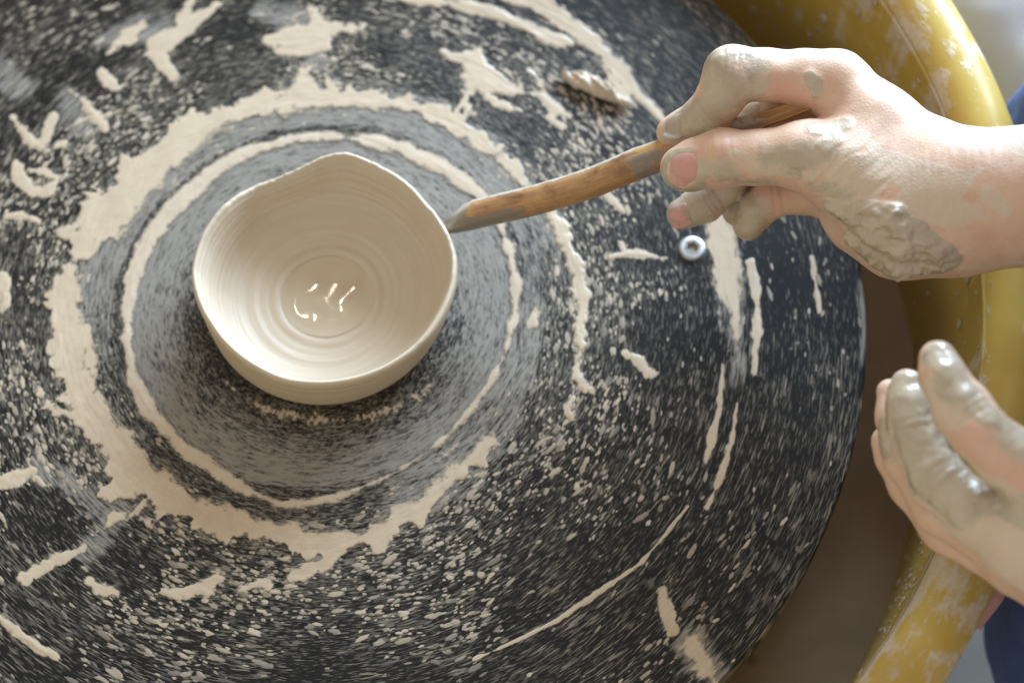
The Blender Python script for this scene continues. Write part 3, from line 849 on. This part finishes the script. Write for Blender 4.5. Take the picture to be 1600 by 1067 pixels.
def cone(P, a, b, ra, rb):
    ab = b - a
    u = np.clip(((P - a) @ ab) / (ab @ ab), 0, 1)
    return np.linalg.norm(P - a - u[:, None] * ab, axis=1) - (ra + (rb - ra) * u)


def chain(P, J, k=2.5):
    d = None
    for (a, ra), (b, rb) in zip(J[:-1], J[1:]):
        c = cone(P, a, b, ra, rb)
        d = c if d is None else smin(d, c, k)
    return d


def J3(lst): return [(at(x, y, z), r) for x, y, z, r in lst]


def surface_net(fn, lo, hi, h):
    lo = np.asarray(lo, float); n = (np.ceil((np.asarray(hi) - lo) / h / 4).astype(int)) * 4
    nc = n // 4
    gx = [lo[i] + (np.arange(nc[i]) * 4 + 1.5) * h for i in range(3)]
    C = np.stack(np.meshgrid(*gx, indexing='ij'), -1).reshape(-1, 3)
    dc = fn(C).reshape(nc)
    D = np.repeat(np.repeat(np.repeat(dc, 4, 0), 4, 1), 4, 2)
    idx = np.argwhere(np.abs(D) < 6.5 * h)
    D[idx[:, 0], idx[:, 1], idx[:, 2]] = fn(lo + idx * h)
    sgn = D < 0
    n = D.shape
    occ = np.zeros((n[0] - 1, n[1] - 1, n[2] - 1), np.int8)
    for a in (0, 1):
        for b in (0, 1):
            for c in (0, 1):
                occ += sgn[a:n[0] - 1 + a, b:n[1] - 1 + b, c:n[2] - 1 + c]
    act = np.argwhere((occ > 0) & (occ < 8))
    ids = np.full(occ.shape, -1, np.int64); ids[act[:, 0], act[:, 1], act[:, 2]] = np.arange(len(act))
    acc = np.zeros((len(act), 3)); cn = np.zeros(len(act))
    for ax in range(3):
        o1, o2 = [q for q in range(3) if q != ax]
        for b in (0, 1):
            for c in (0, 1):
                s0 = np.zeros(3, int); s0[o1] = b; s0[o2] = c
                s1 = s0.copy(); s1[ax] = 1
                v0 = D[tuple((act + s0).T)]; v1 = D[tuple((act + s1).T)]
                m = (v0 < 0) != (v1 < 0)
                t = np.where(m, v0 / np.where(m, v0 - v1, 1), 0)
                p = np.tile(s0.astype(float), (len(act), 1)); p[:, ax] += t
                acc += np.where(m[:, None], p, 0); cn += m
    V = lo + (act + acc / cn[:, None]) * h
    faces = []
    for ax in range(3):
        o1, o2 = (ax + 1) % 3, (ax + 2) % 3
        sl0 = [slice(1, -1)] * 3; sl1 = [slice(1, -1)] * 3
        sl0[ax] = slice(0, n[ax] - 1); sl1[ax] = slice(1, n[ax])
        A = sgn[tuple(sl0)]; B = sgn[tuple(sl1)]
        for flip, mk in ((False, A & ~B), (True, ~A & B)):
            e = np.argwhere(mk)
            if not len(e): continue
            off = np.array([1, 1, 1]); off[ax] = 0
            e = e + off
            q = []
            for d1, d2 in ((-1, -1), (0, -1), (0, 0), (-1, 0)):
                c = e.copy(); c[:, o1] += d1; c[:, o2] += d2
                q.append(ids[c[:, 0], c[:, 1], c[:, 2]])
            q = np.stack(q, -1)
            if flip: q = q[:, ::-1]
            faces.append(q)
    F = np.vstack(faces)
    F = F[(F >= 0).all(1)]
    return V, F


def grad(fn, V, e=0.4):
    g = np.stack([fn(V + np.eye(3)[i] * e) - fn(V - np.eye(3)[i] * e) for i in range(3)], -1)
    return g / (np.linalg.norm(g, axis=1)[:, None] + 1e-9)


def hit(fn, px, py, z0=140):
    p = at(px, py, z0); d = at(px, py, 0) - p; d /= np.linalg.norm(d)
    for i in range(60):
        s = fn(p[None])[0]
        if s < 0.05: return p
        p = p + d * max(s * 0.8, 0.05)
        if p[2] < -20: break
    return None


def patch(V, fn, strokes, soft=2.0):
    """coating that lies on the skin round traced spots: 1 inside .. 0 outside"""
    out = np.full(len(V), -99.0)
    for st in strokes:
        pts = [(hit(fn, x, y), w * 0.19) for x, y, w in st]
        pts = [p for p in pts if p[0] is not None]
        if len(pts) == 1: pts.append((pts[0][0] + 0.01, pts[0][1]))
        for (a, ra), (b, rb) in zip(pts[:-1], pts[1:]):
            out = np.maximum(out, -cone(V, a, b, ra, rb))
    return out


def nail(fn, name, pxy, tip_pxy, length, width, mat, parent, lift=0.35, ntilt=(0, 0, 1)):
    c = hit(fn, *pxy); t = hit(fn, *tip_pxy)
    if c is None or t is None: return
    n = np.array(ntilt, float); n /= np.linalg.norm(n)
    Uv = t - c; Uv -= n * (Uv @ n); Uv /= np.linalg.norm(Uv); Vv = np.cross(n, Uv)
    nu, nv = 19, 17
    u = np.linspace(-1, 1, nu); v = np.linspace(-1, 1, nv)
    Ug, Vg = np.meshgrid(u, v, indexing='ij')
    # squircle outline
    sx = Ug * np.sqrt(1 - 0.32 * Vg ** 2); sy = Vg * np.sqrt(1 - 0.30 * Ug ** 2)
    P = c + (sx * length / 2)[..., None] * Uv + (sy * width / 2)[..., None] * Vv + n * 9
    P = P.reshape(-1, 3); P0 = P.copy()
    for i in range(50):
        P = P - n * (np.maximum(fn(P), 0) * 0.7)[:, None]
    tv = np.minimum(-((P - P0) @ n), 9 + 0.28 * width)
    P = P0 - n * tv[:, None]
    rr_ = np.maximum(np.abs(Ug), np.abs(Vg)).ravel()
    h = lift * (1 - 0.5 * rr_ ** 2) * (1 - smooth(0.8, 1.0, rr_)) - 0.25 * smooth(0.9, 1.0, rr_)
    P = P + n * h[:, None]
    return mesh_obj(name, P, grid_faces(nu, nv), mat, parent)


person = empty('person', 'person in grey trousers and blue shirt, clay-coated hands, one holding the stick to the bowl', 'person')

# ---- right hand
R_THUMB = J3([(1066, 262, 60, 6.6), (1088, 257, 62, 7.6), (1128, 248, 65, 8.7), (1190, 246, 68, 8.0), (1262, 243, 71, 9.6)])
R_INDEX = J3([(1050, 207, 55, 4.7), (1068, 202, 57, 5.7), (1106, 182, 63, 7.1), (1127, 150, 71, 7.0), (1144, 117, 76, 8.5), (1200, 117, 76, 7.6), (1255, 122, 75, 8.4), (1306, 132, 73, 9.6)])
R_WEB = J3([(1262, 128, 66, 8.5), (1234, 140, 64, 7.2), (1222, 160, 61, 7.0)])
R_MID = J3([(1066, 335, 36, 5.0), (1100, 318, 38, 6.0), (1135, 285, 41, 6.6), (1158, 220, 47, 7.3), (1172, 180, 53, 7.8), (1240, 162, 57, 8), (1310, 165, 58, 9.5)])
R_RING = J3([(1152, 330, 27, 4.8), (1160, 310, 29, 5.8), (1180, 260, 34, 6.6), (1200, 225, 40, 7.0), (1310, 215, 46, 9)])
R_PINK = J3([(1170, 352, 37, 4.9), (1182, 328, 40, 5.6), (1212, 304, 44, 6.4), (1250, 300, 46, 6.6), (1310, 300, 48, 8.5)])
R_PALM = [(J3([(1306, 134, 72, 9.8), (1370, 200, 72, 12), (1450, 270, 72, 15), (1520, 300, 72, 16.5)])),
          (J3([(1262, 243, 71, 9.6), (1330, 268, 70, 13.5), (1410, 325, 67, 16.5), (1500, 325, 70, 16.5)])),
          (J3([(1310, 170, 58, 10), (1400, 270, 60, 14), (1500, 310, 66, 17)])),
          (J3([(1300, 220, 46, 9), (1390, 320, 54, 14), (1490, 330, 64, 17)])),
          (J3([(1300, 295, 50, 8.5), (1350, 335, 55, 11), (1410, 362, 60, 13), (1490, 345, 66, 15)])),
          (J3([(1500, 315, 70, 18.5), (1600, 307, 76, 19.5), (1760, 300, 84, 23), (1960, 300, 92, 30)]))]


def right_fn(P):
    palm = None
    for c in R_PALM:
        d = chain(P, c, 5)
        palm = d if palm is None else smin(palm, d, 6.5)
    out = palm
    for f, k in ((R_THUMB, 5), (R_INDEX, 4), (R_WEB, 2.5), (R_MID, 4), (R_RING, 4), (R_PINK, 4)):
        out = np.minimum(out, smin(palm, chain(P, f, 2.2), k))
    return out


allj = np.array([j[0] for c in R_PALM + [R_THUMB, R_INDEX, R_MID, R_RING, R_PINK] for j in c])
V, F = surface_net(right_fn, allj.min(0) - 22, np.minimum(allj.max(0) + 34, [330, 400, 400]), 0.62)
G = grad(right_fn, V)
heel = patch(V, right_fn, [[(1300, 322, 12), (1335, 345, 22), (1380, 368, 36), (1425, 380, 40), (1465, 392, 28), (1492, 403, 12)], [(1345, 330, 14), (1400, 335, 16), (1380, 345, 16)],
                           [(1330, 372, 14), (1365, 400, 24), (1405, 418, 24), (1450, 415, 22), (1490, 412, 10)]])
heel = heel + 1.6 * fbm(V, 6, 3, 71)
thick_str = [[(1264, 122, 10), (1272, 132, 14), (1274, 142, 11)], [(1276, 201, 16), (1300, 200, 20), (1318, 196, 14)], [(1302, 218, 14), (1290, 228, 12)], [(1235, 244, 12), (1252, 250, 12)],
             [(1118, 92, 8), (1140, 80, 8), (1180, 84, 4)], [(1082, 236, 4), (1062, 236, 7), (1046, 243, 9), (1038, 262, 6), (1043, 285, 9), (1070, 297, 10), (1092, 290, 9), (1098, 272, 6)]]
thin_str = [[(1205, 240, 22), (1240, 248, 32), (1280, 236, 26)], [(1118, 100, 26), (1130, 140, 40), (1115, 170, 36), (1085, 188, 34), (1050, 203, 30)], [(1140, 90, 16), (1200, 96, 12)], [(1180, 145, 18), (1200, 130, 10)],
            [(1096, 258, 14), (1125, 264, 20), (1150, 275, 16)], [(1150, 286, 12), (1210, 286, 8)], [(1180, 135, 14), (1170, 110, 14)],
            [(1045, 335, 40), (1080, 335, 40), (1125, 302, 40)], [(1140, 325, 30), (1150, 305, 30)], [(1170, 352, 34), (1186, 328, 22)], [(1165, 178, 34)], [(1270, 290, 12), (1320, 305, 16)]]
thickd = np.maximum(patch(V, right_fn, thick_str) + 0.9 * fbm(V, 4, 3, 72), heel)
thind = patch(V, right_fn, thin_str) + 3.2 * fbm(V, 8, 3, 73) + 1.2 * fbm(V, 2.2, 2, 74)
wetd = thickd
dryd = patch(V, right_fn, [[(1340, 205, 5), (1370, 240, 12), (1400, 262, 22), (1450, 285, 30), (1490, 290, 24), (1520, 272, 10), (1572, 256, 5)], [(1300, 262, 24), (1360, 270, 30)], [(1300, 290, 18), (1345, 305, 26)],
                          [(1430, 315, 26), (1480, 330, 28), (1520, 335, 18)], [(1590, 228, 18), (1660, 238, 24)], [(1500, 420, 8), (1600, 412, 9)], [(1200, 262, 16), (1270, 270, 18)], [(1150, 245, 10), (1185, 262, 20), (1230, 262, 16)], [(1150, 120, 16), (1190, 110, 12)], [(1320, 240, 16), (1350, 215, 10)], [(1540, 300, 14), (1570, 330, 12)]]) + 1.6 * fbm(V, 9, 3, 75) + 0.6 * fbm(V, 2.5, 2, 76)
pinkd = patch(V, right_fn, [[(1090, 235, 16)], [(1230, 150, 24), (1215, 130, 14)], [(1200, 310, 22), (1260, 310, 26)], [(1540, 370, 14)], [(1140, 225, 12)]])
wet = np.maximum(smooth(-0.6, 0.6, thickd), 0.78 * smooth(-3.5, 3.0, thind)); dry = smooth(-0.8, 0.8, dryd) * (0.72 + 0.3 * fbm(V, 6, 2, 77)); pink = 0.9 * smooth(-3, 3, pinkd)
# relief: lumpy clay, tendons, knuckle and wrist creases
disp = 0.45 * smooth(-1.2, 0.6, wetd) * (0.75 + 0.5 * fbm(V, 3.0, 3, 2))
hl = smooth(-0.8, 3.5, heel)
disp += hl * (1.0 + 2.6 * np.clip(fbm(V, 6.5, 3, 5) + 0.12, 0, 1) + 1.2 * (1 - np.abs(fbm(V * np.array([1, 1.4, 1]), 5.0, 3, 6)) * 3).clip(0, 1) * 0.9)
disp += 0.28 * fbm(V, 14, 2, 10) + 0.10 * fbm(V, 3.5, 2, 15)


def crease(a, b, offs, depth, w, region, rad):
    """grooves across a finger at offsets (mm) along a->b"""
    d = (b - a) / np.linalg.norm(b - a)
    s = (V - a) @ d + 0.5 * fbm(V, 4, 2, 33)
    reg = np.exp(-(np.linalg.norm(V - region, axis=1) / rad) ** 4)
    r = 0
    for o in offs: r = r - depth * np.exp(-((s - o) / w) ** 2)
    return r * reg


ip = hit(right_fn, 1120, 228); a_ = R_THUMB[2][0]; b_ = R_THUMB[0][0]
disp += crease(a_, b_, (-5.2, -2.4, 0.3, 1.5), 0.20, 0.40, ip, 7)
bump_c = hit(right_fn, 1128, 228)
disp += 0.7 * np.exp(-(np.linalg.norm(V - bump_c, axis=1) / 3.4) ** 2)
ip2 = hit(right_fn, 1108, 168)
disp += crease(R_INDEX[3][0], R_INDEX[1][0], (4.5, 6.2, 8.0), 0.28, 0.4, ip2, 7)
for kx, ky, ka, kr in ((1122, 92, 0.9, 3.6), (1300, 96, 0.9, 6.5), (1222, 92, -0.55, 7.0), (1108, 165, 0.45, 4.0), (1190, 225, -0.5, 6.5), (1260, 225, 0.5, 6.0), (1420, 205, -0.6, 9.0), (1520, 235, 0.7, 7.0)):
    kp = hit(right_fn, kx, ky)
    if kp is not None: disp += ka * np.exp(-(np.linalg.norm(V - kp, axis=1) / kr) ** 2)
kn_ = hit(right_fn, 1128, 92)
disp += crease(R_INDEX[5][0], R_INDEX[4][0], (7.5, 9.6, 11.4, 13.4), 0.22, 0.4, kn_, 7)
pk_ = hit(right_fn, 1205, 308)
disp += crease(R_PINK[3][0], R_PINK[2][0], (5.0, 7.5), 0.35, 0.5, pk_, 8)
md_ = hit(right_fn, 1095, 318)
disp += crease(R_MID[2][0], R_MID[0][0], (5.0, 7.0, 8.6), 0.28, 0.4, md_, 7)
tb = hit(right_fn, 1320, 290); ta = at(1240, 250, 70); tb2 = at(1330, 330, 70)
dirw = at(1300, 330, 70) - at(1390, 250, 70); dirw /= np.linalg.norm(dirw)
crs = np.cross(FWD, dirw); crs /= np.linalg.norm(crs)


def wrinkles(c, across, rad, amp, size, seed):
    al = np.cross(FWD, across)
    q = np.stack([((V - c) @ across) / size + 0.8 * fbm(V, 7, 2, seed + 1), ((V - c) @ al) / (size * 6.5), ((V - c) @ FWD) / (size * 6.5)], -1)
    return amp * (1 - 2 * np.abs(fbm(q, 1.0, 2, seed))) * np.exp(-(np.linalg.norm(V - c, axis=1) / rad) ** 4)


disp += wrinkles(tb, crs, 14, 0.42, 2.1, 46) * (1 - hl)
wr = hit(right_fn, 1490, 280)
disp += wrinkles(wr, RIGHT, 15, 0.16, 1.5, 52) * (1 - hl)
V2 = V + G * disp[:, None]
rh = mesh_obj('right_hand', V2, F, M_SKIN, person, {'wet': wet, 'dry': dry, 'pink': pink})
rh['label'] = 'right hand pinching the bamboo stick, thick wet clay on its heel'
nail(right_fn, 'fingernail', (1068, 263), (1040, 269), 9.0, 9.8, mat_nail(0.12), rh, 0.45, ntilt=(-0.18, -0.42, 1))
nail(right_fn, 'fingernail', (1052, 197), (1036, 203), 7.0, 7.0, mat_nail(0.9), rh, 0.3, ntilt=(-0.3, 0.45, 1))
nail(right_fn, 'fingernail', (1060, 336), (1044, 344), 7.5, 7.5, mat_nail(0.45), rh, 0.3, ntilt=(-0.4, -0.35, 1))

# ---- left hand
L_THUMB = J3([(1466, 562, 106, 5.0), (1473, 588, 106, 5.9), (1503, 640, 104, 7.6), (1530, 676, 104, 7.2), (1572, 712, 102, 8.0), (1640, 752, 100, 10.5)])
L_INDEX = J3([(1417, 602, 88, 4.6), (1421, 636, 87, 5.8), (1427, 668, 86, 6.2), (1438, 705, 85, 6.2), (1466, 752, 84, 7.4), (1530, 808, 86, 7.8), (1600, 846, 88, 9.8)])
L_MID = J3([(1390, 612, 76, 3.6), (1402, 650, 75, 5.6), (1420, 715, 74, 6.6), (1470, 790, 74, 7.8), (1600, 862, 78, 10)])
L_RING = J3([(1386, 690, 66, 4.4), (1400, 715, 65, 5.4), (1425, 755, 64, 6.4), (1480, 820, 64, 7.4), (1600, 880, 68, 9)])
L_PALM = [J3([(1600, 846, 90, 11), (1720, 900, 90, 16), (1840, 950, 92, 20)]), J3([(1640, 752, 100, 10.5), (1720, 850, 94, 16), (1840, 940, 92, 20)]), J3([(1600, 875, 72, 10.5), (1720, 920, 80, 15), (1840, 960, 90, 19)]),
          J3([(1840, 950, 92, 20), (2080, 1020, 100, 27)])]


def left_fn(P):
    palm = None
    for c in L_PALM:
        d = chain(P, c, 5)
        palm = d if palm is None else smin(palm, d, 7)
    out = palm
    for f, k in ((L_THUMB, 4), (L_INDEX, 4), (L_MID, 3), (L_RING, 3)):
        out = np.minimum(out, smin(palm, chain(P, f, 2.5), k))
    return out


allj = np.array([j[0] for c in L_PALM + [L_THUMB, L_INDEX, L_MID, L_RING] for j in c])
V, F = surface_net(left_fn, allj.min(0) - 22, allj.max(0) + 28, 0.75)
G = grad(left_fn, V)
wetd = patch(V, left_fn, [[(1470, 555, 24), (1490, 600, 22)], [(1500, 590, 12), (1530, 630, 16), (1570, 668, 18), (1610, 700, 20)], [(1420, 600, 26), (1425, 660, 26), (1450, 740, 28), (1500, 800, 22)],
                         [(1450, 640, 16), (1480, 700, 18), (1530, 760, 20), (1600, 800, 20)], [(1385, 690, 22), (1390, 610, 12)]])
dryd = patch(V, left_fn, [[(1420, 640, 60), (1440, 700, 60), (1500, 800, 70), (1600, 860, 70)], [(1480, 620, 40)]])
pinkd = patch(V, left_fn, [[(1490, 660, 22), (1540, 720, 24), (1600, 750, 26)], [(1466, 545, 12)], [(1560, 870, 20), (1600, 890, 24)]])
wet = 0.95 * smooth(-4.0, 2.0, wetd + 3 * fbm(V, 8, 3, 83)); dry = smooth(-3, 2, dryd + 2 * fbm(V, 8, 3, 84)) * 0.8; pink = 0.45 * smooth(-3, 3, pinkd)
cr_l = 0
for J_, i0, i1, offs, pxy in ((L_INDEX, 1, 3, (4.5, 6.5), (1430, 665)), (L_INDEX, 3, 5, (7.5, 9.5, 12), (1462, 752)), (L_THUMB, 1, 3, (9.5, 11.5, 13.5), (1505, 640))):
    h_ = hit(left_fn, *pxy)
    if h_ is not None: cr_l = cr_l + crease(J_[i0][0], J_[i1][0], offs, 0.4, 0.55, h_, 9)
V2 = V + G * (cr_l + 0.25 * fbm(V, 10, 2, 3) + 0.6 * smooth(-1.2, 0.6, wetd) * (0.6 + 1.2 * fbm(V, 3.6, 3, 12)))[:, None]
lh = mesh_obj('left_hand', V2, F, M_SKIN, person, {'wet': wet, 'dry': dry, 'pink': pink})
lh['label'] = 'left hand with wet shiny fingers hovering at the pan\'s rim'

# ---- clothes


def tube(P, rad, n, m, flat=1.0, upref=(0, 0, 1.0), noise=((0, 1),), seed=0):
    C = catmull(P, n); r = np.interp(np.linspace(0, 1, n), np.linspace(0, 1, len(rad)), rad)
    T = np.gradient(C, axis=0); T /= np.linalg.norm(T, axis=1)[:, None]
    Sd = np.cross(T, np.array(upref)); Sd /= np.linalg.norm(Sd, axis=1)[:, None]
    Nn = np.cross(Sd, T)
    a = np.linspace(0, 2 * math.pi, m, endpoint=False)
    D = Sd[:, None, :] * np.cos(a)[None, :, None] + flat * Nn[:, None, :] * np.sin(a)[None, :, None]
    V = (C[:, None, :] + D * r[:, None, None]).reshape(-1, 3)
    d = 0
    for amp, size in noise: d = d + amp * fbm(V * np.array([1, 1, 0.6]), size, 3, seed)
    V = V + D.reshape(-1, 3) * np.asarray(d)[:, None]
    return V, grid_faces(n, m, wrap_v=True)


tr = []
V1, F1 = tube([(150, 330, -95), (260, 215, -90), (345, 90, -95), (400, -20, -100)], [62, 72, 80, 84], 120, 120, 0.85, noise=((7, 55), (1.5, 14)), seed=3)
mesh_obj('trouser_leg', V1, F1, M_TROUS, person)['label'] = 'pale grey trouser leg in the window light'
V1, F1 = tube([(90, -350, -120), (215, -262, -112), (330, -150, -105), (400, -40, -100)], [60, 72, 80, 84], 120, 120, 0.85, noise=((7, 55), (1.5, 14)), seed=8)
mesh_obj('trouser_leg', V1, F1, M_TROUS, person)['label'] = 'grey trouser leg in the shade'
V1, F1 = tube([(293, 36, -70), (294, 36, -20), (305, 36, 60), (330, 30, 180)], [66, 66, 70, 90], 120, 200, 1.0, upref=(0, 1, 0.01), noise=((5, 30), (1.5, 10)), seed=15)
mesh_obj('shirt', V1, F1, M_SHIRT, person)['label'] = 'rumpled blue shirt front'
V1, F1 = tube([(288, -106, -80), (288, -106, -20), (300, -106, 50), (335, -100, 160)], [66, 66, 66, 80], 120, 200, 1.0, upref=(0, 1, 0.01), noise=((4, 40), (1.2, 10)), seed=19)
mesh_obj('shirt_tail', V1, F1, M_SHIRT, person)['label'] = 'navy hanging shirt tail in shade'
hp = [at(1560, 880, -6), at(1546, 925, -8), at(1525, 975, -12), at(1490, 1050, -18)]
V1, F1 = tube([p + np.array([1.0, -0.5, -3]) for p in hp[:3]], [4, 4, 1], 60, 40, 1.0, noise=((1.0, 12),), seed=22)
mesh_obj('shirt_lining', V1, F1, M_PINK, person)['label'] = 'sliver of pink lining beside the pan'
